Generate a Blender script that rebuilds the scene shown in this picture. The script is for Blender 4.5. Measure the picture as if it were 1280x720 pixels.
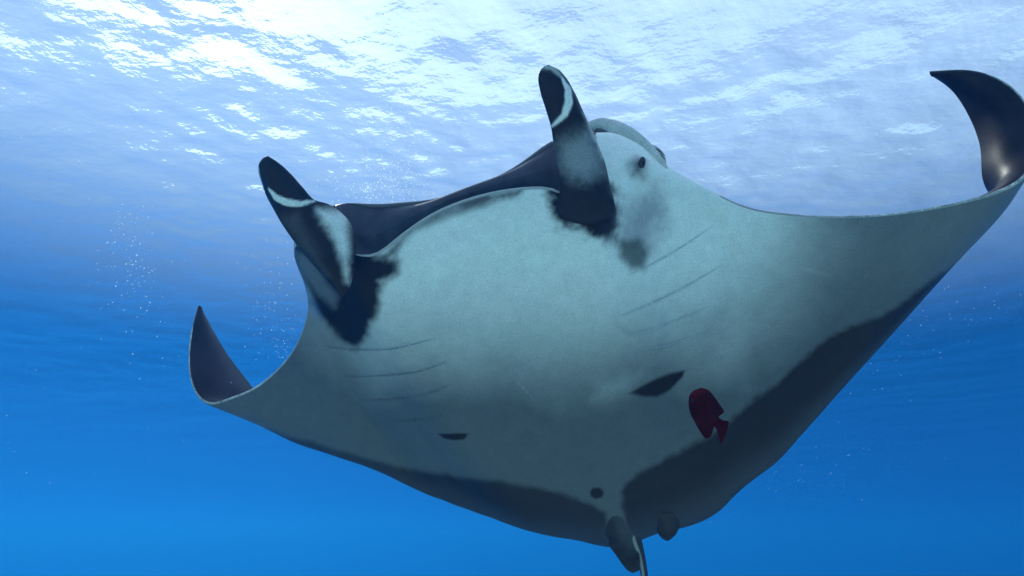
import bpy, bmesh, math, random
import numpy as np
from mathutils import Vector, Matrix
from mathutils.bvhtree import BVHTree
R = math.radians
random.seed(7); rng = np.random.default_rng(7)
sc = bpy.context.scene
for o in list(bpy.data.objects): bpy.data.objects.remove(o)
col = sc.collection

# ---------------------------------------------------------------- camera
PITCH, LENS = R(20), 24.0
F = 1280*LENS/36.0
cam = bpy.data.cameras.new('camera'); cam.lens = LENS; cam.sensor_width = 36; cam.clip_end = 3000; cam.clip_start = 0.05
co = bpy.data.objects.new('camera', cam); col.objects.link(co); co.rotation_euler = (math.pi/2+PITCH, 0, 0)
sc.camera = co
RT = np.array([1., 0, 0]); UP = np.array([0, -math.sin(PITCH), math.cos(PITCH)]); FW = np.array([0, math.cos(PITCH), math.sin(PITCH)])
def P(u, v, z):
    """photo pixel + distance along the view axis -> world point (numpy, broadcasting)"""
    u, v, z = (np.asarray(a, float) for a in (u, v, z))
    return ((u-640)/F*z)[..., None]*RT + ((360-v)/F*z)[..., None]*UP + z[..., None]*FW
def proj(p):
    p = np.asarray(p); x, y, z = p@RT, p@UP, p@FW
    return 640+F*x/z, 360-F*y/z, z

# ---------------------------------------------------------------- sky, sun, exposure
SURF = 6.2                                    # water surface above the camera
sdir = P(235, -60, 1.0); sdir /= np.linalg.norm(sdir)
SUN_EL = math.asin(sdir[2]); SUN_AZ = math.atan2(sdir[0], sdir[1])
w = bpy.data.worlds.new('World'); sc.world = w; w.use_nodes = True
nt = w.node_tree; nt.nodes.clear()
sky = nt.nodes.new('ShaderNodeTexSky'); sky.sky_type = 'NISHITA'; sky.sun_disc = False
sky.sun_elevation = SUN_EL; sky.sun_rotation = SUN_AZ; sky.dust_density = 0.6
bg = nt.nodes.new('ShaderNodeBackground'); bg.inputs[1].default_value = 0.11
ow = nt.nodes.new('ShaderNodeOutputWorld'); nt.links.new(sky.outputs[0], bg.inputs[0]); nt.links.new(bg.outputs[0], ow.inputs[0])
sl = bpy.data.lights.new('sun', 'SUN'); sl.energy = 5.0; sl.angle = R(0.5); sl.color = (1, .96, .9)
so = bpy.data.objects.new('sun', sl); col.objects.link(so)
so.rotation_euler = Vector(-sdir).to_track_quat('-Z', 'Y').to_euler()
sc.view_settings.view_transform = 'Standard'; sc.view_settings.look = 'None'
sc.view_settings.gamma = 1; sc.view_settings.use_curve_mapping = False
sc.view_settings.exposure = 0.68
cy = sc.cycles
sc.render.engine = 'CYCLES'
cy.use_denoising = True; cy.max_bounces = 8; cy.volume_bounces = 2; cy.diffuse_bounces = 3; cy.transparent_max_bounces = 12
cy.sample_clamp_indirect = 6.0

# ---------------------------------------------------------------- helpers
def tag(o, label=None, cat=None, group=None, kind=None):
    for k, x in (('label', label), ('category', cat), ('group', group), ('kind', kind)):
        if x: o[k] = x
    return o
def mesh_obj(name, verts, faces, mat, parent=None, smooth=True, colors=None):
    me = bpy.data.meshes.new(name); me.from_pydata([tuple(map(float, p)) for p in verts], [], faces); me.validate()
    if smooth: me.polygons.foreach_set('use_smooth', np.ones(len(me.polygons), bool))
    if colors is not None:
        a = me.color_attributes.new('pigment', 'FLOAT_COLOR', 'POINT')
        c = np.ones((len(verts), 4), np.float32); c[:, :3] = colors; a.data.foreach_set('color', c.ravel())
    me.materials.append(mat)
    o = bpy.data.objects.new(name, me); col.objects.link(o)
    if parent is not None: o.parent = parent
    return o
def grid_faces(n, m, closed_m=False):
    i = np.arange(n-1)[:, None]; j = np.arange(m if closed_m else m-1)[None, :]; j2 = (j+1) % m
    f = np.stack([i*m+j, i*m+j2, (i+1)*m+j2, (i+1)*m+j], -1).reshape(-1, 4)
    return f.tolist()
def fast_obj(name, V, Fq, mat, parent=None, colors=None):
    V = np.asarray(V, np.float32); Fq = np.asarray(Fq, np.int32)
    me = bpy.data.meshes.new(name); me.vertices.add(len(V)); me.vertices.foreach_set('co', V.ravel())
    k = Fq.shape[1]
    me.loops.add(Fq.size); me.loops.foreach_set('vertex_index', Fq.ravel())
    me.polygons.add(len(Fq)); me.polygons.foreach_set('loop_start', np.arange(0, Fq.size, k, dtype=np.int32))
    me.polygons.foreach_set('use_smooth', np.ones(len(Fq), bool)); me.update(calc_edges=True)
    if colors is not None:
        a = me.color_attributes.new('pigment', 'FLOAT_COLOR', 'POINT')
        c = np.ones((len(V), 4), np.float32); c[:, :3] = colors; a.data.foreach_set('color', c.ravel())
    me.materials.append(mat)
    o = bpy.data.objects.new(name, me); col.objects.link(o)
    if parent is not None: o.parent = parent
    return o
def pchip(x, y, xq):
    """shape preserving cubic interpolation, y may be (n,k)"""
    x = np.asarray(x, float); y = np.asarray(y, float)
    if y.ndim == 1: return pchip(x, y[:, None], xq)[:, 0]
    h = np.diff(x)[:, None]; d = np.diff(y, axis=0)/h
    m = np.zeros_like(y); m[0], m[-1] = d[0], d[-1]
    a, b = d[:-1], d[1:]; w1 = 2*h[1:]+h[:-1]; w2 = h[1:]+2*h[:-1]
    with np.errstate(divide='ignore', invalid='ignore'):
        hm = (w1+w2)/(w1/a+w2/b)
    m[1:-1] = np.where(a*b > 0, hm, 0)
    i = np.clip(np.searchsorted(x, xq)-1, 0, len(x)-2); t = ((xq-x[i])/(x[i+1]-x[i]))[:, None]; hh = h[i]
    return (2*t**3-3*t**2+1)*y[i]+(t**3-2*t**2+t)*hh*m[i]+(-2*t**3+3*t**2)*y[i+1]+(t**3-t**2)*hh*m[i+1]
def catmull(x, y, xq):
    """smooth cubic through points with central-difference tangents"""
    x = np.asarray(x, float); y = np.asarray(y, float); h = np.diff(x)[:, None]; d = np.diff(y, axis=0)/h
    m = np.zeros_like(y); m[0], m[-1] = d[0], d[-1]
    m[1:-1] = (d[:-1]*h[1:]+d[1:]*h[:-1])/(h[1:]+h[:-1])
    i = np.clip(np.searchsorted(x, xq)-1, 0, len(x)-2); t = ((xq-x[i])/(x[i+1]-x[i]))[:, None]; hh = h[i]
    return (2*t**3-3*t**2+1)*y[i]+(t**3-2*t**2+t)*hh*m[i]+(-2*t**3+3*t**2)*y[i+1]+(t**3-t**2)*hh*m[i+1]
def blur(a, n, axis=0, times=2):
    for _ in range(times):
        k = np.ones(2*n+1)/(2*n+1)
        pad = [(0, 0)]*a.ndim; pad[axis] = (n, n)
        a = np.apply_along_axis(lambda q: np.convolve(q, k, 'valid'), axis, np.pad(a, pad, mode='edge'))
    return a
def sstep(a, b, x): t = np.clip((x-a)/(b-a), 0, 1); return t*t*(3-2*t)
# value noise in 2-D for pigment edges
_tab = rng.random((256, 256))
def vnoise(x, y):
    xi = np.floor(x).astype(int); yi = np.floor(y).astype(int); fx = x-xi; fy = y-yi
    fx = fx*fx*(3-2*fx); fy = fy*fy*(3-2*fy); T = lambda a, b: _tab[a % 256, b % 256]
    return (T(xi, yi)*(1-fx)+T(xi+1, yi)*fx)*(1-fy)+(T(xi, yi+1)*(1-fx)+T(xi+1, yi+1)*fx)*fy
def fbm(x, y, o=4): return sum(vnoise(x*2**k+17*k, y*2**k+31*k)/2**k for k in range(o))/sum(1/2**k for k in range(o))-.5
def poly_sd(u, v, pts):
    """signed distance to a polygon, positive inside"""
    pts = np.asarray(pts, float); d = np.full(u.shape, 1e9); ins = np.zeros(u.shape, bool)
    for (ax, ay), (bx, by) in zip(pts, np.roll(pts, -1, 0)):
        ex, ey = bx-ax, by-ay; t = np.clip(((u-ax)*ex+(v-ay)*ey)/(ex*ex+ey*ey+1e-9), 0, 1)
        d = np.minimum(d, np.hypot(u-ax-t*ex, v-ay-t*ey))
        c = (ay > v) != (by > v)
        with np.errstate(divide='ignore', invalid='ignore'): ins ^= c & (u < (bx-ax)*(v-ay)/(by-ay)+ax)
    return np.where(ins, d, -d)
def line_d(u, v, pts):
    pts = np.asarray(pts, float); d = np.full(u.shape, 1e9); tt = np.zeros(u.shape); side = np.zeros(u.shape); n = len(pts)-1
    for k in range(n):
        (ax, ay), (bx, by) = pts[k], pts[k+1]; ex, ey = bx-ax, by-ay; t = np.clip(((u-ax)*ex+(v-ay)*ey)/(ex*ex+ey*ey), 0, 1)
        q = np.hypot(u-ax-t*ex, v-ay-t*ey); b = q < d
        d = np.where(b, q, d); tt = np.where(b, (k+t)/n, tt); side = np.where(b, np.sign(ex*(v-ay)-ey*(u-ax)), side)
    return d, tt, side
class NT:
    def __init__(s, name):
        s.m = bpy.data.materials.new(name); s.m.use_nodes = True; s.t = s.m.node_tree; s.t.nodes.clear()
        s.out = s.t.nodes.new('ShaderNodeOutputMaterial')
    def n(s, kind, **kw):
        x = s.t.nodes.new('ShaderNode'+kind)
        for k, val in kw.items():
            if k.startswith('i_'): x.inputs[k[2:].replace('_', ' ')].default_value = val
            else: setattr(x, k, val)
        return x
    def l(s, a, b): s.t.links.new(a, b)

# ---------------------------------------------------------------- materials
def skin_mat(name, base=None, rough=.5, speck=.12, bump=.25, scale=1.0, spec=.5, coat=0.0, gscale=1.0):
    k = NT(name); b = k.n('BsdfPrincipled'); b.inputs['Roughness'].default_value = rough
    b.inputs['Specular IOR Level'].default_value = spec; b.inputs['Coat Weight'].default_value = coat; b.inputs['Coat Roughness'].default_value = .25
    tc = k.n('TexCoord')
    n1 = k.n('TexNoise', i_Scale=260*scale*gscale, i_Detail=2.0, i_Roughness=.6); k.l(tc.outputs['Object'], n1.inputs['Vector'])
    n2 = k.n('TexNoise', i_Scale=14*scale, i_Detail=5.0, i_Roughness=.6); k.l(tc.outputs['Object'], n2.inputs['Vector'])
    mr = k.n('MapRange'); mr.inputs[1].default_value = .3; mr.inputs[2].default_value = .7; mr.inputs[3].default_value = 1-speck*1.6; mr.inputs[4].default_value = 1+speck
    k.l(n1.outputs[0], mr.inputs[0])
    mr2 = k.n('MapRange'); mr2.inputs[1].default_value = .3; mr2.inputs[2].default_value = .7; mr2.inputs[3].default_value = 1-speck*.9; mr2.inputs[4].default_value = 1+speck*.5
    k.l(n2.outputs[0], mr2.inputs[0])
    mm = k.n('Math', operation='MULTIPLY'); k.l(mr.outputs[0], mm.inputs[0]); k.l(mr2.outputs[0], mm.inputs[1])
    vm = k.n('VectorMath', operation='SCALE'); k.l(mm.outputs[0], vm.inputs['Scale'])
    if base is None:
        at = k.n('Attribute', attribute_name='pigment'); k.l(at.outputs['Color'], vm.inputs[0])
    else: vm.inputs[0].default_value = base
    k.l(vm.outputs[0], b.inputs['Base Color'])
    bp = k.n('Bump', i_Strength=bump, i_Distance=.004); k.l(n1.outputs[0], bp.inputs['Height']); k.l(bp.outputs[0], b.inputs['Normal'])
    k.l(b.outputs[0], k.out.inputs[0]); return k.m
M_manta = skin_mat('manta_skin', rough=.36, speck=.10, spec=.12, gscale=.6)
M_fin = skin_mat('cephalic_skin', rough=.34, speck=.14, spec=.2, gscale=.6)

k = NT('water_surface')                       # seen from below: clear inside the window, mirror outside it
tc = k.n('TexCoord'); mp = k.n('Mapping'); mp.inputs['Scale'].default_value = (1.0, 1.25, 1.0); mp.inputs['Rotation'].default_value = (0, 0, R(25))
k.l(tc.outputs['Object'], mp.inputs[0])
n1 = k.n('TexNoise', i_Scale=3.4, i_Detail=3.0, i_Roughness=.5); k.l(mp.outputs[0], n1.inputs['Vector'])
bp = k.n('Bump', i_Strength=.8, i_Distance=.035); k.l(n1.outputs[0], bp.inputs['Height'])
fr = k.n('Fresnel', i_IOR=1.245); k.l(bp.outputs[0], fr.inputs['Normal'])
tr = k.n('BsdfTransparent'); tr.inputs[0].default_value = (1, 1, 1, 1)
gl = k.n('BsdfGlossy', i_Roughness=.28); gl.inputs[0].default_value = (.95, .97, 1, 1); k.l(bp.outputs[0], gl.inputs['Normal'])
tl = k.n('BsdfTranslucent'); tl.inputs[0].default_value = (.45, .56, .74, 1); k.l(bp.outputs[0], tl.inputs['Normal'])
lw = k.n('LayerWeight', i_Blend=.5)               # added pale film stands in for the haze veil, less at grazing angles
mr = k.n('MapRange', interpolation_type='SMOOTHSTEP'); mr.inputs[1].default_value = .78; mr.inputs[2].default_value = .42; mr.inputs[3].default_value = 0; mr.inputs[4].default_value = .55
nz = k.n('CombineXYZ'); nz.inputs[2].default_value = 1.0; k.l(nz.outputs[0], lw.inputs['Normal']); k.l(lw.outputs['Facing'], mr.inputs[0])
mx = k.n('MixShader'); k.l(fr.outputs[0], mx.inputs[0]); k.l(tr.outputs[0], mx.inputs[1]); k.l(gl.outputs[0], mx.inputs[2])
my = k.n('MixShader'); k.l(mr.outputs[0], my.inputs[0]); k.l(mx.outputs[0], my.inputs[1]); k.l(tl.outputs[0], my.inputs[2]); k.l(my.outputs[0], k.out.inputs[0])
M_water = k.m

k = NT('bounce_bed_sand'); b = k.n('BsdfPrincipled', i_Roughness=.9); tc = k.n('TexCoord')
n1 = k.n('TexNoise', i_Scale=.08, i_Detail=8.0); k.l(tc.outputs['Object'], n1.inputs['Vector'])
cr = k.n('ValToRGB'); cr.color_ramp.elements[0].color = (.40, .43, .39, 1); cr.color_ramp.elements[1].color = (.55, .57, .51, 1)
k.l(n1.outputs[0], cr.inputs[0]); ge = k.n('NewGeometry'); sx = k.n('SeparateXYZ'); k.l(ge.outputs['Position'], sx.inputs[0])
md = k.n('MapRange', interpolation_type='SMOOTHSTEP'); md.inputs[1].default_value = -11; md.inputs[2].default_value = -22; k.l(sx.outputs[2], md.inputs[0])   # added tones: pale shelf bounces light to the belly, dark slope cuts reflections
mc = k.n('MixRGB'); mc.inputs[2].default_value = (.07, .085, .09, 1); k.l(md.outputs[0], mc.inputs[0]); k.l(cr.outputs[0], mc.inputs[1])
k.l(mc.outputs[0], b.inputs['Base Color']); k.l(b.outputs[0], k.out.inputs[0]); M_bounce_bed = k.m

k = NT('sea_water_haze'); pv = k.n('VolumePrincipled'); pv.inputs['Density Attribute'].default_value = ''
pv.inputs['Color'].default_value = (.012, .094, .335, 1); pv.inputs['Absorption Color'].default_value = (.1, .60, .72, 1)
pv.inputs['Density'].default_value = 0.026; pv.inputs['Anisotropy'].default_value = 0.5
k.l(pv.outputs[0], k.out.inputs['Volume']); M_haze = k.m
try: M_haze.cycles.homogeneous_volume = True
except Exception: pass

# ---------------------------------------------------------------- setting
def wave_height(X, Y, cell):
    Z = np.zeros_like(X); r = np.random.default_rng(3)
    for i in range(80):
        lam = 0.16*(2.4/0.16)**(i/79.); th = R(50)+r.normal(0, 1.0); kx, ky = 2*math.pi/lam*math.cos(th), 2*math.pi/lam*math.sin(th)
        slope = .029*(1.0 if lam < .8 else .55); a = slope*lam/(2*math.pi)
        Z += a*np.clip(lam/(3*cell)-.6, 0, 1)*np.cos(kx*X+ky*Y+r.uniform(0, 6.283))
    for lam, th, sl_ in ((3.4, 70, .014), (4.1, 25, .014), (5.3, 110, .016), (6.7, 55, .018), (8.5, 80, .02), (2.8, 140, .012)):
        Z += sl_*lam/6.283*np.clip(lam/(3*cell)-.6, 0, 1)*np.cos(6.283/lam*(math.cos(R(th))*X+math.sin(R(th))*Y)+lam*7)
    return Z
n = 660; q = np.linspace(-1, 1, n); b_ = 6.4; ax = 950*np.sinh(b_*q)/math.sinh(b_)
X, Y = np.meshgrid(ax, ax+14, indexing='ij'); c1 = np.gradient(ax); CX, CY = np.meshgrid(c1, c1, indexing='ij')
Z = wave_height(X, Y, np.maximum(CX, CY))
water = fast_obj('water_surface', np.stack([X, Y, Z+SURF], -1).reshape(-1, 3), np.array(grid_faces(n, n))[:, ::-1], M_water); tag(water, kind='structure')
n = 260; a2 = 950*np.sinh(5.0*np.linspace(-1, 1, n))/math.sinh(5.0); X, Y = np.meshgrid(a2, a2, indexing='ij'); Z = -8+1.6*fbm(X/14+9, Y/14+5)-58*sstep(2, 70, Y+.12*np.abs(X)+10*fbm(X/30, Y/30))
bed = fast_obj('bounce_sea_bed', np.stack([X, Y, Z], -1).reshape(-1, 3), np.array(grid_faces(n, n))[:, ::-1], M_bounce_bed); tag(bed, kind='structure')  # unseen sea bed, shallow near the camera to bounce light onto the belly
hx = 975; top = SURF+1.2; bot = -71.0
hv = [(x, y+14, z) for x in (-hx, hx) for y in (-hx, hx) for z in (bot, top)]
haze = mesh_obj('haze', hv, [(0, 1, 3, 2), (4, 6, 7, 5), (0, 4, 5, 1), (2, 3, 7, 6), (0, 2, 6, 4), (1, 5, 7, 3)], M_haze, smooth=False); tag(haze, kind='stuff')

# ---------------------------------------------------------------- manta ray body
# station: leading/lower lip edge (u,v,z), upper edge (u,v,z) or None, trailing edge (u,v,z), belly bulge, back bulge (m), mouth inset
ST = [
 ((248,380,4.35),None,(250,383,4.37),0,.004,0), ((241,405,4.28),None,(264,409,4.42),.005,.02,0), ((236,440,4.20),None,(284,443,4.45),.01,.035,0),
 ((237,470,4.12),None,(302,467,4.48),.015,.045,0), ((246,495,4.05),None,(320,491,4.5),.02,.05,0), ((262,506,4.0),None,(332,523,4.46),.02,.022,0),
 ((290,499,3.97),None,(361,550,4.40),.02,.03,0), ((320,486,3.95),None,(400,565,4.33),.02,.04,0), ((350,461,3.92),None,(440,578,4.27),.03,.06,0),
 ((373,428,3.88),None,(490,598,4.2),.04,.09,0), ((385,388,3.80),None,(530,616,4.17),.05,.13,0), ((379,348,3.55),None,(560,628,4.15),.06,.18,0),
 ((367,313,3.35),(370,306,3.42),(585,637,4.13),.07,.22,0), ((395,300,3.15),(395,272,3.3),(612,646,4.12),.08,.20,.0), ((432,315,3.05),(428,257,3.15),(640,655,4.12),.10,.19,.02),
 ((466,320,3.02),(468,261,3.1),(670,664,4.12),.12,.13,.05), ((506,291,2.95),(515,259,3.05),(700,671,4.13),.13,.13,.10), ((548,264,2.9),(565,250,3.02),(728,676,4.14),.14,.13,.12),
 ((600,245,2.87),(610,233,3.0),(750,682,4.16),.15,.13,.12), ((650,236,2.86),(650,212,2.99),(775,684,4.18),.15,.13,.10), ((690,236,2.86),(690,182,2.98),(802,674,4.14),.15,.18,.06),
 ((725,250,2.86),(718,176,3.0),(832,663,4.1),.15,.18,.02), ((756,215,2.9),(742,170,3.05),(850,660,4.05),.15,.17,0), ((776,187,2.97),(770,176,3.1),(873,653,4.0),.15,.16,0),
 ((803,198,3.04),(799,189,3.15),(897,641,3.92),.14,.21,0), ((834,214,3.1),(832,210,3.15),(917,620,3.86),.13,.18,0), ((880,236,3.15),None,(940,600,3.82),.11,.14,0),
 ((930,260,3.17),None,(968,580,3.77),.08,.11,0), ((1000,271,3.15),None,(1006,540,3.7),.04,.08,0), ((1080,272,3.12),None,(1058,482,3.62),.03,.06,0),
 ((1150,265,3.1),None,(1124,408,3.55),.02,.04,0), ((1210,253,3.08),None,(1196,328,3.48),.015,.03,0), ((1245,243,3.07),None,(1238,283,3.44),.02,.05,0),
 ((1275,229,3.07),None,(1254,259,3.42),.02,.055,0), ((1289,212,3.09),None,(1240,247,3.40),.02,.055,0), ((1300,188,3.12),None,(1228,225,3.38),.02,.05,0),
 ((1294,154,3.17),None,(1227,190,3.38),.02,.045,0), ((1266,110,3.23),None,(1214,150,3.42),.015,.035,0), ((1218,88,3.30),None,(1192,114,3.43),.01,.022,0), ((1157,89,3.38),None,(1163,93,3.4),0,.004,0)]
NS, NV, NM = 640, 230, 28
LE = P(*np.array([s[0] for s in ST]).T); TE = P(*np.array([s[2] for s in ST]).T)
LD = np.array([P(*s[1]) if s[1] else [np.nan]*3 for s in ST]); has = ~np.isnan(LD[:, 0])
bul = np.array([[s[3], s[4], s[5]] for s in ST])
par = np.concatenate([[0], np.cumsum(.5*np.linalg.norm(np.diff(LE, axis=0), axis=1)+.5*np.linalg.norm(np.diff(TE, axis=0), axis=1))])
off = np.where(has[:, None], np.nan_to_num(LD)-LE, 0.0)
sq = np.linspace(0, par[-1], NS)
le = catmull(par, LE, sq); te = catmull(par, TE, sq); of = pchip(par, off, sq); bl = pchip(par, bul, sq)
le = blur(le, 3); te = blur(te, 4); te = te+UP*(.028*fbm(sq*2.2, sq*0+3.3, 3)*np.clip(np.minimum(sq-sq[0], sq[-1]-sq)/1.0, 0, 1))[:, None]; of = blur(of, 5); bl = blur(bl, 6)
# station parameter runs from leading edge (0) to trailing edge (1), denser at the front
tv = np.linspace(0, 1, NV)**1.15
sheet = le[:, None]*(1-tv[None, :, None])+te[:, None]*tv[None, :, None]
def normals(S):
    ds = np.gradient(S, axis=0); dt = np.gradient(S, axis=1); nn = np.cross(dt, ds); return nn/np.maximum(np.linalg.norm(nn, axis=-1, keepdims=True), 1e-9)
nrm = normals(sheet)
if (nrm[NS//2, NV//2]@FW) > 0: nrm = -nrm       # belly normal looks towards the camera
nrm = blur(blur(nrm, 14, 0), 8, 1); nrm /= np.linalg.norm(nrm, axis=-1, keepdims=True)
pv_ = (4*tv*(1-tv))**.65; pd_ = np.sin(np.pi*tv**.8)
rim = .010+.020*np.clip(bl[:, 1]/.2, 0, 1)
V = sheet+nrm*(bl[:, 0][:, None]*pv_[None])[..., None]
edge = np.minimum(1, np.minimum(tv/.03, (1-tv)/.02))
D = sheet+(of[:, None]*(1-tv[None, :, None])**2)-nrm*((bl[:, 1][:, None]*pd_[None])+rim[:, None]*(1-tv)[None]+.003)[..., None]
exec_marks = []                                   # relief lines on the belly are added below
uv_u, uv_v, _ = proj(V)
fade = np.sin(np.pi*np.clip(tv, 0, 1))[None]*np.clip(bl[:, 0]/.06, 0, 1)[:, None]
V = V+nrm*((.022*fbm(uv_u/95+2, uv_v/70+5, 3)+.006*fbm(uv_u/24, uv_v/24, 3))*fade)[..., None]   # muscle relief
# gill slits: soft overlapping flaps in the belly skin
GILLS = [[(782,345),(815,330),(850,310),(892,282)], [(775,395),(800,385),(850,362),(905,330)], [(765,402),(790,418),(840,402),(885,384)], [(800,438),(840,430),(890,412)],
         [(400,432),(440,437),(490,436),(545,423)], [(425,470),(470,470),(520,465),(560,452)], [(450,500),(490,499),(530,494),(565,480)], [(492,526),(530,524),(560,518)]]
for g in GILLS:
    d, tt, sd = line_d(uv_u, uv_v, g); amp = np.sin(np.pi*np.clip(tt, 0, 1))**.5
    h = np.where(sd > 0, .009*np.exp(-d/12), -.002*np.exp(-d/3.5))*amp*(d < 40)
    V = V+nrm*h[..., None]
d = np.hypot(uv_u-800, uv_v-206); V = V+nrm*(.035*np.exp(-(d/17)**2))[..., None]                # eye bulge
# folds along the root of the near wing and the belly centre
d, tt, sd = line_d(uv_u, uv_v, [(890,262),(905,300),(915,350)]); V += nrm*(-.022*np.exp(-(d/9)**2)*np.sin(np.pi*tt)**.5)[..., None]
d, tt, sd = line_d(uv_u, uv_v, [(775,470),(742,500),(700,520)]); V += nrm*(.015*np.exp(-(d/16)**2)*np.sin(np.pi*tt))[..., None]
# front strip (lip -> mouth roof -> upper lip, or the rounded leading edge of the wing)
tm = np.linspace(0, 1, NM+2)[1:-1]; Vf, Df = V[:, 0], D[:, 0]; inward = te-le; inward /= np.linalg.norm(inward, axis=1, keepdims=True)
strip = Vf[:, None]*(1-tm)[None, :, None]+Df[:, None]*tm[None, :, None]
gap = np.where(tm < .38, np.sin(np.pi*tm/.38), 0); jaw = np.where(tm > .3, np.sin(np.pi*(tm-.3)/.7), 0)
strip = strip+inward[:, None]*(bl[:, 2][:, None]*(.8*gap-.25*jaw)[None])[..., None]-inward[:, None]*((np.where(bl[:, 2] < .01, .5, 0)*np.linalg.norm(Df-Vf, axis=1))[:, None]*np.sin(np.pi*tm)[None]*.6)[..., None]
loop = np.concatenate([V[:, ::-1], strip, D], 1); NL = loop.shape[1]

# pigment, with some light and shade painted in -------------------------------------------------------------
def lerp(a, b, m): return a*(1-m[..., None])+np.asarray(b)*m[..., None]
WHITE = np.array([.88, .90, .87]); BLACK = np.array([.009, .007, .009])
def belly_pigment_light(u, v):
    n1 = fbm(u/26, v/26); n2 = fbm(u/7+40, v/7); n3 = fbm(u/90+3, v/90+8)
    c = np.broadcast_to(WHITE, u.shape+(3,)).copy()*(1+.10*n3[..., None]+.06*n1[..., None])
    g1 = sstep(300, 560, v+.06*(u-640)+50*n3)*.90                                            # natural grey plus light falloff painted in towards the rear ...
    g2 = sstep(120, 330, np.hypot(np.where(u < 640, 1.0, .72)*(u-640), (v-300)*1.1)+60*n3)*.86*(1-.85*sstep(180, 60, np.hypot(u-870, (v-250)*1.3)))                            # ... and out along the wings, leaving the shoulder highlight white
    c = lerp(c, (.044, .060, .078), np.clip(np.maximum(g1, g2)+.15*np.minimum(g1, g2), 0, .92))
    def blot(pts, soft, col_, k=1.0, rough=8):
        nonlocal c
        sd = poly_sd(u, v, pts)+rough*1.6*n1+rough*.9*n2
        c = lerp(c, col_, sstep(-soft, soft, sd)*k)
    RM = [(775,632),(778,612),(792,596),(830,575),(866,556),(905,535),(935,505),(975,478),(1000,455),(1040,420),(1075,405),(1120,385),(1160,355),(1200,325),(1240,290),(1330,240),(1330,720),(880,720),(820,700),(785,660)]
    LM = [(250,504),(330,537),(400,556),(455,574),(520,588),(560,592),(620,602),(680,612),(720,622),(757,640),(765,690),(700,720),(400,640),(200,520)]
    blot(RM, 5, (.018, .016, .022), 1, 5); blot(LM, 5, (.022, .022, .028), 1, 4)
    blot([(470,330),(502,292),(545,262),(600,243),(652,236),(650,246),(610,254),(572,268),(548,280),(520,290),(495,318)], 7, (.035, .03, .033), .92, 7)
    blot([(405,300),(470,318),(500,326),(498,342),(478,356),(474,378),(466,398),(462,420),(447,433),(430,428),(410,408),(392,382),(366,330),(360,300)], 8, BLACK, 1, 9)
    blot([(684,232),(765,232),(770,264),(776,270),(778,288),(760,302),(738,294),(715,288),(700,288),(688,264)], 9, BLACK, 1, 14)
    blot([(368,314),(384,318),(408,348),(424,372),(418,384),(396,368),(376,342)], 6, (.17, .19, .21), .8, 4)
    blot([(770,262),(820,240),(832,270),(815,310),(790,320),(768,300)], 24, (.14, .13, .19), .62, 16)
    blot([(776,300),(800,298),(811,318),(806,338),(788,338),(775,320)], 7, (.045, .06, .05), .8, 6)
    blot([(786,205),(798,196),(808,200),(804,222),(790,220)], 9, (.05, .05, .07), .85, 5)  # shade under the eye painted into the skin
    blot([(784,492),(806,480),(838,466),(856,463),(853,472),(838,487),(822,496),(805,496)], 2, BLACK, 1, 1.5)
    blot([(546,542),(585,542),(580,549),(566,550),(555,548)], 1.2, BLACK, 1, .8)
    blot([(738,614),(741,610),(750,610),(755,615),(753,621),(744,624),(738,620)], 1.2, BLACK, 1, .5)
    blot([(742,500),(752,478),(780,468),(800,470),(788,488),(765,496)], 14, (.45, .50, .49), .42, 8)
    blot([(510,300),(560,275),(600,285),(560,330),(515,335)], 30, (.92, .93, .90), .8, 20)  # bright hot spot below the lip painted as soft white
    for sc_ in [[(612,330),(640,352)],[(560,420),(552,452),(556,470)],[(690,370),(735,352)],[(980,330),(1040,345)],[(640,470),(668,500)],[(880,450),(930,430)],[(700,300),(712,340)]]:
        d, tt, _ = line_d(u, v, sc_); c = lerp(c, (.62, .66, .65), np.exp(-(d/1.1)**2)*.22*np.sin(np.pi*np.clip(tt, .02, .98)))
    blot([(860,395),(905,385),(920,430),(880,440)], 26, (.2, .19, .22), .35, 18)
    return c
cu, cv, _ = proj(V); cb = belly_pigment_light(cu, cv)
cb = lerp(cb, (.055, .062, .082), (sstep(.80, .98, tv)[None]*(cb.mean(-1) < .05)*.8))  # bluish sheen along the dark trailing margin painted into the colour
du, dv, _ = proj(D); nd = fbm(du/20, dv/20); cd = np.broadcast_to(np.array([.020, .015, .017]), D.shape)*(1+1.2*np.clip(nd, -.5, .5)[..., None])
su, sv, _ = proj(strip); nsx = fbm(su/14, sv/14)
cs = np.broadcast_to(np.array([.046, .047, .062]), strip.shape)*(1+nsx[..., None])
wing = (bl[:, 2] < .005)[:, None]*np.ones(NM)[None]*(tm[None] < .55)
whitehead = np.clip(((su > 745) & (su < 900)).astype(float), 0, 1)*(tm[None] < .9)
cs = lerp(cs, (.45, .46, .45), np.clip(wing*.8, 0, 1)); cs = lerp(cs, WHITE, whitehead)
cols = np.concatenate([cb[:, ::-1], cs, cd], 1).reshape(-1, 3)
fq = np.array(grid_faces(NS, NL, True))
manta = bpy.data.objects.new('manta_ray', None); col.objects.link(manta)
tag(manta, 'huge manta ray with pale spotted belly and upcurled black wing tips under the surface', 'manta ray')
body = fast_obj('body', loop.reshape(-1, 3), fq, M_manta, manta, np.clip(cols, .003, .9))

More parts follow.
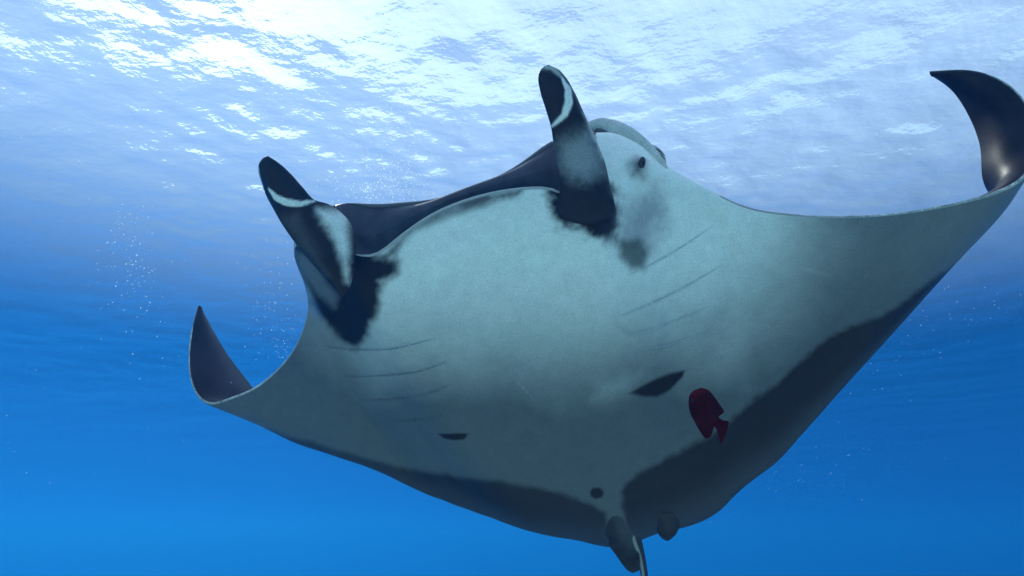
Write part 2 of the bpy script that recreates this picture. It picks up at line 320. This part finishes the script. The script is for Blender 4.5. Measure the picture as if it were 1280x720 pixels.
M_lip = skin_mat('lip_skin', base=(.10, .095, .105), rough=.32, spec=.5)
i0, i1 = int(np.argmin(abs(sq-par[14]))), int(np.argmin(abs(sq-par[21]))); idx = np.arange(i0, i1+1, 4)
def rod(name, pts, r0, mat, parent):
    pts = np.asarray(pts); T = np.gradient(pts, axis=0); T /= np.linalg.norm(T, axis=1, keepdims=True); A = np.cross(T, FW); A /= np.linalg.norm(A, axis=1, keepdims=True); B = np.cross(T, A); th = np.linspace(0, 2*np.pi, 12, endpoint=False)
    rr = r0*np.clip(np.minimum(np.linspace(0, 8, len(pts)), np.linspace(8, 0, len(pts))), .15, 1)
    V_ = pts[:, None]+rr[:, None, None]*(np.cos(th)[None, :, None]*A[:, None]+np.sin(th)[None, :, None]*B[:, None])
    return mesh_obj(name, V_.reshape(-1, 3), grid_faces(len(pts), 12, True), mat, parent)
M_edge = skin_mat('wing_edge_skin', base=(.50, .50, .49), rough=.4, spec=.3, speck=.4, gscale=.3)
for a_, b_e in ((0, 10), (26, len(par)-1)):
    ix = np.arange(int(np.argmin(abs(sq-par[a_]))), int(np.argmin(abs(sq-par[b_e])))+1, 2); rod('leading_edge', .5*(V[ix, 0]+D[ix, 0]), .0065, M_edge, manta)
rod('upper_lip', D[idx, 0], .012, M_lip, manta)
M_lip2 = skin_mat('lower_lip_skin', base=(.42, .43, .43), rough=.32, spec=.5)
rod('lower_lip', V[idx, 0], .006, M_lip2, manta)
bvh = BVHTree.FromPolygons([tuple(p) for p in loop.reshape(-1, 3)], fq.tolist())
def hit(u, v):
    d = Vector(P(u, v, 1.0)).normalized(); p, nn, i, t = bvh.ray_cast(Vector((0, 0, 0)), d)
    if p is None: return None, None
    if nn.dot(d) > 0: nn = -nn
    return np.array(p), np.array(nn)

def blade(name, rows, mat, parent, front, thick, pigment, nr=90, nc=48):
    """a lofted fin: rows of (left u,v,z),(right u,v,z); rounded edges, front face bulging towards the viewer"""
    L = P(*np.array([r[0] for r in rows], float).T); Rr = P(*np.array([r[1] for r in rows], float).T)
    m = .5*(L+Rr); p = np.concatenate([[0], np.cumsum(np.linalg.norm(np.diff(m, axis=0), axis=1))]); q = np.linspace(0, p[-1], nr)
    L = catmull(p, L, q); Rr = catmull(p, Rr, q); wd = np.linalg.norm(Rr-L, axis=1)
    t = .5-.5*np.cos(np.linspace(0, np.pi, nc)); S = L[:, None]*(1-t[None, :, None])+Rr[:, None]*t[None, :, None]
    nn = normals(S); nn = np.where((nn@FW)[..., None] > 0, -nn, nn); nn = blur(blur(nn, 6, 0), 4, 1); nn /= np.linalg.norm(nn, axis=-1, keepdims=True)
    prof = np.sqrt(np.clip(4*t*(1-t), 0, 1)); wn = np.minimum(1, wd/np.median(wd))[:, None]
    A = S+nn*(front*wn*(4*t*(1-t))[None]+.5*thick*wn*prof[None])[..., None]; B = S+nn*(front*wn*(4*t*(1-t))[None]-.5*thick*wn*prof[None])[..., None]
    lp = np.concatenate([A, B[:, ::-1][:, 1:-1]], 1); nl = lp.shape[1]
    u, v, _ = proj(lp); c = pigment(u, v)
    f = grid_faces(nr, nl, True); V_ = lp.reshape(-1, 3)
    f += [(j, (j+1) % nl, nl-1-j) for j in range(1)]
    return mesh_obj(name, V_, f, mat, parent, True, np.clip(c.reshape(-1, 3), .003, .9))
def stripe_pig(base, items):
    def fn(u, v):
        n1 = fbm(u/9, v/9); n2 = fbm(u/4+11, v/4); c = np.broadcast_to(np.asarray(base), u.shape+(3,))*(1+.8*n1[..., None])
        for kind, pts, wd, soft, cc, kk in items:
            if kind == 'line':
                d, tt, _ = line_d(u, v, pts); m = 1-sstep(wd*np.sin(np.pi*np.clip(.08+.84*tt, 0, 1))-soft, wd*np.sin(np.pi*np.clip(.08+.84*tt, 0, 1))+soft, d+1.2*n2)
            else: m = sstep(-soft, soft, poly_sd(u, v, pts)+wd*(n1+n2))
            c = lerp(c, cc, m*kk)
        return c
    return fn
DK = (.012, .009, .013)
blade('cephalic_fin', [((428,372,3.02),(437,362,3.02)),((400,341,3.0),(443,338,3.0)),((373,309,2.97),(444,305,3.0)),((353,281,2.93),(436,276,2.99)),((341,260,2.89),(412,256,2.95)),((333,245,2.86),(393,250,2.9)),
  ((327,228,2.83),(379,235,2.86)),((323,213,2.8),(363,217,2.82)),((325,202,2.78),(350,205,2.79)),((331,196,2.77),(340,198,2.77)),((334,195,2.77),(335,195,2.77))], M_fin, manta, .035, .05,
  stripe_pig(DK, [('poly', [(396,262),(440,262),(438,300),(435,330),(434,352),(429,330),(420,302),(404,278)], 4, 9, (.86,.88,.86), .95), ('poly', [(430,262),(455,262),(455,330),(436,300)], 6, 8, DK, .6),
    ('poly', [(352,275),(372,268),(398,318),(408,345)], 6, 10, (.10,.11,.13), .5),
    ('line', [(336,236),(345,247),(358,253),(374,255),(393,251)], 4.4, 1.2, (.92,.93,.93), 1), ('line', [(322,206),(324,222),(330,238)], 1.6, 1, (.5,.52,.53), .8)]))['label'] = 'black front fin crossed by a white band'
blade('cephalic_fin', [((712,280,3.06),(758,280,3.06)),((702,274,2.95),(766,274,2.96)),((695,262,2.87),(770,264,2.89)),((699,243,2.83),(768,252,2.86)),((700,222,2.80),(763,233,2.86)),((695,198,2.77),(756,203,2.84)),((692,181,2.75),(749,184,2.81)),((689,160,2.71),(740,163,2.77)),
  ((682,136,2.66),(729,139,2.72)),((675,113,2.62),(717,113,2.66)),((673,96,2.59),(706,95,2.62)),((677,86,2.57),(695,85,2.58)),((682,82,2.56),(688,82,2.57)),((685,81,2.56),(686,81,2.56))], M_fin, manta, .03, .05,
  stripe_pig(DK, [('poly', [(700,180),(735,160),(752,195),(752,215),(735,225),(715,222),(700,205)], 8, 16, (.34,.37,.40), .8), ('poly', [(728,140),(738,150),(756,190),(752,196)], 3, 3, (.6,.63,.65), .6),
    ('line', [(703,98),(710,112),(711,128),(706,143),(690,158)], 4.8, 1.2, (.92,.93,.93), 1), ('line', [(677,85),(690,84),(703,97)], 3.2, 2.2, (.55,.57,.56), .9)]))['label'] = 'black front fin with a curved white stripe'

# gill slits: thin dark creases lying in the flaps
M_slit = skin_mat('gill_slit_skin', base=(.16, .17, .18), rough=.6, spec=.1)
M_slit2 = skin_mat('gill_fold_skin', base=(.52, .55, .54), rough=.6, spec=.1)
for g in GILLS:
    pts = catmull(np.arange(len(g)), np.array(g, float), np.linspace(0, len(g)-1, 40)); A, B = [], []
    for i, (u, v) in enumerate(pts):
        p, nn = hit(u, v)
        if p is None: continue
        tdir = pts[min(i+1, 39)]-pts[max(i-1, 0)]; tdir /= np.linalg.norm(tdir); side = np.cross(nn, tdir[0]*RT-tdir[1]*UP); side /= np.linalg.norm(side)
        wd = (.0024 if g[0][0] > 700 else .0016)*math.sin(math.pi*(i+.3)/40.)**.7*(.75+.5*random.random()); A.append(p+nn*.002+side*wd); B.append(p+nn*.002-side*wd)
    n_ = len(A); 
    mesh_obj('gill_slit', A+B, [(i, i+1, n_+i+1, n_+i) for i in range(n_-1)], M_slit2 if g[0][0] > 700 else M_slit, manta)

def tube(name, pts, rad, mat, parent, flat=1.0, nr=48, nc=20, axis=None, colors=None):
    pts = np.asarray(pts, float); p = np.concatenate([[0], np.cumsum(np.linalg.norm(np.diff(pts, axis=0), axis=1))]); q = np.linspace(0, p[-1], nr)
    C = catmull(p, pts, q); rr = pchip(p, np.asarray(rad, float), q); T = np.gradient(C, axis=0); T /= np.linalg.norm(T, axis=1, keepdims=True)
    ax_ = np.asarray(axis if axis is not None else FW); A = np.cross(T, ax_); A /= np.linalg.norm(A, axis=1, keepdims=True); B = np.cross(T, A)
    th = np.linspace(0, 2*np.pi, nc, endpoint=False)
    V_ = C[:, None]+rr[:, None, None]*(np.cos(th)[None, :, None]*A[:, None]+flat*np.sin(th)[None, :, None]*B[:, None])
    f = grid_faces(nr, nc, True); f += [tuple(range(nc)), tuple((nr-1)*nc+j for j in reversed(range(nc)))]
    return mesh_obj(name, V_.reshape(-1, 3), f, mat, parent)
def puff(name, outline, z, thick, mat, parent, center=None, rings=12, nrm_=None, power=.55, tilt=(0, 0), pig=None):
    """a rounded solid from an outline at its own distance: thickest in the middle, closed front and back"""
    o_ = np.array(outline, float); n0 = len(o_); q = np.linspace(0, n0, 96, endpoint=False)
    o_ = catmull(np.arange(-2, n0+3), np.concatenate([o_[-2:], o_, o_[:3]]), q); c = np.array(center) if center else o_.mean(0)
    rr = np.linspace(0, 1, rings+1)[1:]; uv = c+(o_[None]-c)*rr[:, None, None]
    zz = z+tilt[0]*(uv[..., 0]-c[0])+tilt[1]*(uv[..., 1]-c[1]); base = P(uv[..., 0], uv[..., 1], zz); hh = (1-rr**2)**power*thick
    fr_ = base-FW*hh[:, None, None]; bk = base+FW*hh[:, None, None]; m = 96
    V_ = [P(c[0], c[1], z)-FW*thick]+list(fr_.reshape(-1, 3))+list(bk[:-1].reshape(-1, 3))+[P(c[0], c[1], z)+FW*thick]
    F0 = lambda r, j: 1+r*m+j % m; nb = 1+rings*m; B0 = lambda r, j: (F0(r, j) if r == rings-1 else nb+r*m+j % m); last = len(V_)-1
    f = [(0, F0(0, j+1), F0(0, j)) for j in range(m)]+[(last, B0(0, j), B0(0, j+1)) for j in range(m)]
    for r in range(rings-1):
        for j in range(m): f.append((F0(r, j), F0(r, j+1), F0(r+1, j+1), F0(r+1, j))); f.append((B0(r, j), B0(r+1, j), B0(r+1, j+1), B0(r, j+1)))
    V_ = np.array(V_)
    cc = None
    if pig is not None: u, v, _ = proj(V_); cc = np.clip(pig(u, v), .002, .9)
    return mesh_obj(name, V_, f, mat, parent, True, cc)

# eye on its raised socket
M_eye = skin_mat('eye_skin', base=(.012, .011, .014), rough=.3, spec=.12, speck=.02)
M_sock = skin_mat('eye_socket_skin', base=(.05, .05, .06), rough=.45, spec=.15)
p, nn = hit(801, 206); 
if p is not None:
    pz = float(p@FW)
    e = puff('eye', [(799,200),(802,196),(806,197),(807,203),(805,209),(801,210),(798,206)], pz-.006, .016, M_sock, manta)
    puff('pupil', [(802,200),(804,199),(806,203),(804,207),(802,206)], pz-.016, .006, M_eye, e)
# fold of skin in the mouth corner
M_fold = skin_mat('mouth_fold_skin', base=(.30, .29, .30), rough=.4, spec=.2)
# tail and pelvic fins
M_dark = skin_mat('tail_skin', base=(.035, .034, .042), rough=.45, spec=.2)
tube('tail', P([775,790,797,802,806,812,822,836], [628,655,680,700,722,760,830,930], [3.98,4.06,4.13,4.2,4.27,4.4,4.65,5.0]), [.035,.036,.030,.026,.022,.017,.012,.004], M_dark, manta)
tube('tail', P([786,793,799,803,806], [652,676,694,712,735], [4.0,4.06,4.12,4.19,4.26]), [.006,.012,.011,.009,.006], M_fold, manta)
pel = stripe_pig((.022, .023, .030), [('poly', [(766,600),(790,600),(799,690),(786,690),(770,660)], 6, 9, (.06,.07,.08), .8)])
def on(u, v, dz):
    p, nn = hit(u, v); return (u, v, (float(p@FW) if p is not None else 4.15)+dz)
blade('pelvic_fin', [(on(750,634,.045), on(786,634,.045)), (on(750,650,.036), on(790,650,.036)), (on(752,664,.026), on(792,664,.026)), ((759,679,4.10),(797,684,4.09)),((770,694,4.11),(800,699,4.1)),((780,708,4.13),(799,710,4.12)),((786,714,4.14),(797,714,4.14)),((790,716,4.14),(792,716,4.14))], M_manta, manta, .010, .03, pel)
pel2 = stripe_pig((.020, .019, .026), [('poly', [(826,645),(842,640),(838,662),(828,662)], 4, 7, (.05,.055,.065), .5)])
blade('pelvic_fin', [(on(812,638,.04), on(856,634,.04)), (on(816,648,.03), on(854,644,.03)), (on(820,657,.018), on(851,652,.018)),((824,669,4.03),(847,664,4.01)),((829,674,4.05),(842,671,4.04)),((833,676,4.05),(837,675,4.05))], M_manta, manta, .012, .02, pel2)
tube('pelvic_fold', [hit(u, v)[0]-FW*.004 for u, v in ((829,646),(831,651),(835,656),(839,660))], [.003,.006,.006,.002], M_dark, manta, nr=16, nc=8)

# ---------------------------------------------------------------- remora riding on the manta's head
M_rem = skin_mat('remora_skin', base=(.62, .62, .60), rough=.55, speck=.22, spec=.2, scale=.7)
M_remd = skin_mat('remora_dark_skin', base=(.09, .09, .10), rough=.6, speck=.2, spec=.2)
rem = bpy.data.objects.new('remora', None); col.objects.link(rem)
tag(rem, 'small grey remora clinging to the top of the manta head', 'fish')
rz = 3.12
tube('body', P([733,740,752,775,800,818,829,834], [156,158,160,167,183,199,211,219], [rz]*8), [.012,.032,.046,.050,.044,.034,.022,.012], M_rem, rem, flat=.8, nc=28)
puff('sucker_disc', [(743,163),(748,160),(757,163),(762,170),(756,172),(747,170)], rz-.05, .012, M_remd, rem)
puff('tail_fin', [(810,182),(817,181),(825,186),(831,194),(833,204),(833,212),(827,207),(821,198)], rz+.03, .012, M_rem, rem)
for kx in range(5):
    tube('fin_ray', P([813+1.6*kx, 824+.6*kx, 831+.3*kx], [183.5+4*kx, 188+4.3*kx, 195+4*kx], [rz+.014]*3), [.002, .0032, .001], M_remd, rem, nr=10, nc=6)
puff('dorsal_fin', [(764,153),(771,154),(777,159),(772,160),(766,157)], rz-.005, .008, M_remd, rem)

# ---------------------------------------------------------------- dark red fish in front of the belly
M_red = skin_mat('red_fish_skin', rough=.6, speck=.25, spec=.04, scale=1.5)
fish = bpy.data.objects.new('reef_fish', None); col.objects.link(fish)
tag(fish, 'small dark red deep-bodied reef fish swimming just below the manta belly', 'fish')
fz = 3.05
def redp(u, v): n = fbm(u/6, v/6); return lerp(np.broadcast_to(np.array([.050, .0030, .0003]), u.shape+(3,))*(1+.8*n[..., None]), (.13, .009, .001), sstep(12, -2, v-486+.4*(u-878)))
def redt(u, v): n = fbm(u/5, v/5); return np.broadcast_to(np.array([.065, .001, .0005]), u.shape+(3,))*(1+.8*n[..., None])
fb = puff('body', [(861,498),(865,490),(873,486),(881,488),(889,497),(896,508),(899,518),(897,524),(892,530),(886,534),(878,535),(869,528),(862,514)], fz, .034, M_red, fish, pig=redp)
puff('dorsal_fin', [(874,486),(878,485),(886,488),(893,496),(900,506),(905,514),(902,518),(896,520),(890,506),(882,494)], fz+.002, .006, M_red, fish, pig=redp, center=(892,502))
puff('anal_fin', [(868,526),(878,531),(888,531),(893,530),(891,539),(888,546),(882,548),(876,541)], fz+.002, .006, M_red, fish, pig=redp)
puff('tail_fin', [(884,516),(897,521),(903,525),(909,526),(911,529),(908,540),(902,554),(900,553),(897,541),(893,533),(886,528)], fz+.002, .009, M_red, fish, pig=redt)
puff('pectoral_fin', [(872,510),(877,508),(882,512),(884,519),(879,519),(874,515)], fz-.036, .004, M_red, fish, pig=redt)
puff('eye', [(864,500),(866,498),(868,500),(868,502),(866,503),(864,502)], fz-.022, .006, M_eye, fish)

# ---------------------------------------------------------------- air bubbles and drifting specks
k = NT('air_bubble'); tl = k.n('BsdfTranslucent'); tl.inputs[0].default_value = (.95, .97, 1, 1); gl = k.n('BsdfGlossy', i_Roughness=.28); gl.inputs[0].default_value = (.95, .97, 1, 1)
tp = k.n('BsdfTransparent'); mx = k.n('MixShader'); bf = k.n('NewGeometry'); iv_ = k.n('Math', operation='SUBTRACT'); iv_.inputs[0].default_value = 1; k.l(bf.outputs['Backfacing'], iv_.inputs[1]); k.l(iv_.outputs[0], mx.inputs[0]); k.l(tp.outputs[0], mx.inputs[1]); k.l(tl.outputs[0], mx.inputs[2])
my = k.n('MixShader'); my.inputs[0].default_value = .35; k.l(mx.outputs[0], my.inputs[1]); k.l(tp.outputs[0], my.inputs[2]); k.l(my.outputs[0], k.out.inputs[0]); M_bub = k.m
def specks(name, pts, rad, mat):
    bm = bmesh.new(); bmesh.ops.create_icosphere(bm, subdivisions=1, radius=1); iv = np.array([x.co[:] for x in bm.verts]); fi = np.array([[x.index for x in f.verts] for f in bm.faces]); bm.free()
    V_ = (np.asarray(pts)[:, None]+iv[None]*np.asarray(rad)[:, None, None]).reshape(-1, 3); Fi = (fi[None]+(np.arange(len(pts))*len(iv))[:, None, None]).reshape(-1, 3)
    return fast_obj(name, V_, Fi, mat)
bu, bv_, bz, br = [], [], [], []
def plume(n, u0, v0, su, sv, slant, z0, z1, r0, r1):
    for _ in range(n):
        a, c = random.gauss(0, 1), random.gauss(0, 1); bu.append(u0+su*a+slant*c*sv); bv_.append(v0+sv*c); bz.append(random.uniform(z0, z1)); br.append(random.uniform(r0, r1)**1)
plume(420, 478, 228, 30, 26, -.25, 4.2, 5.6, .002, .0055); plume(160, 505, 180, 22, 45, -.1, 4.6, 6.2, .002, .006)
plume(160, 165, 320, 22, 50, .2, 4.6, 6.4, .002, .005); plume(70, 360, 330, 30, 50, 0, 4.6, 6, .002, .004); plume(90, 345, 420, 14, 36, .2, 4.8, 5.8, .0015, .004)
plume(140, 250, 120, 120, 60, 0, 4.5, 7, .001, .004); plume(120, 1130, 430, 50, 45, -1.0, 4.0, 5.0, .001, .003); plume(60, 1000, 590, 60, 25, -1, 4.2, 5.2, .001, .003)
plume(110, 860, 90, 130, 50, 0, 4.2, 7, .001, .0035); plume(90, 150, 560, 130, 80, 0, 3, 6, .0008, .0022); plume(60, 1200, 560, 60, 90, 0, 3, 6, .0008, .002)
bp_ = P(np.array(bu), np.array(bv_), np.array(bz)); keep = bp_[:, 2] < SURF-.9
bub = specks('air_bubbles', bp_[keep], np.array(br)[keep], M_bub); tag(bub, 'tiny silvery air bubbles drifting around the manta', 'bubbles', kind='stuff')
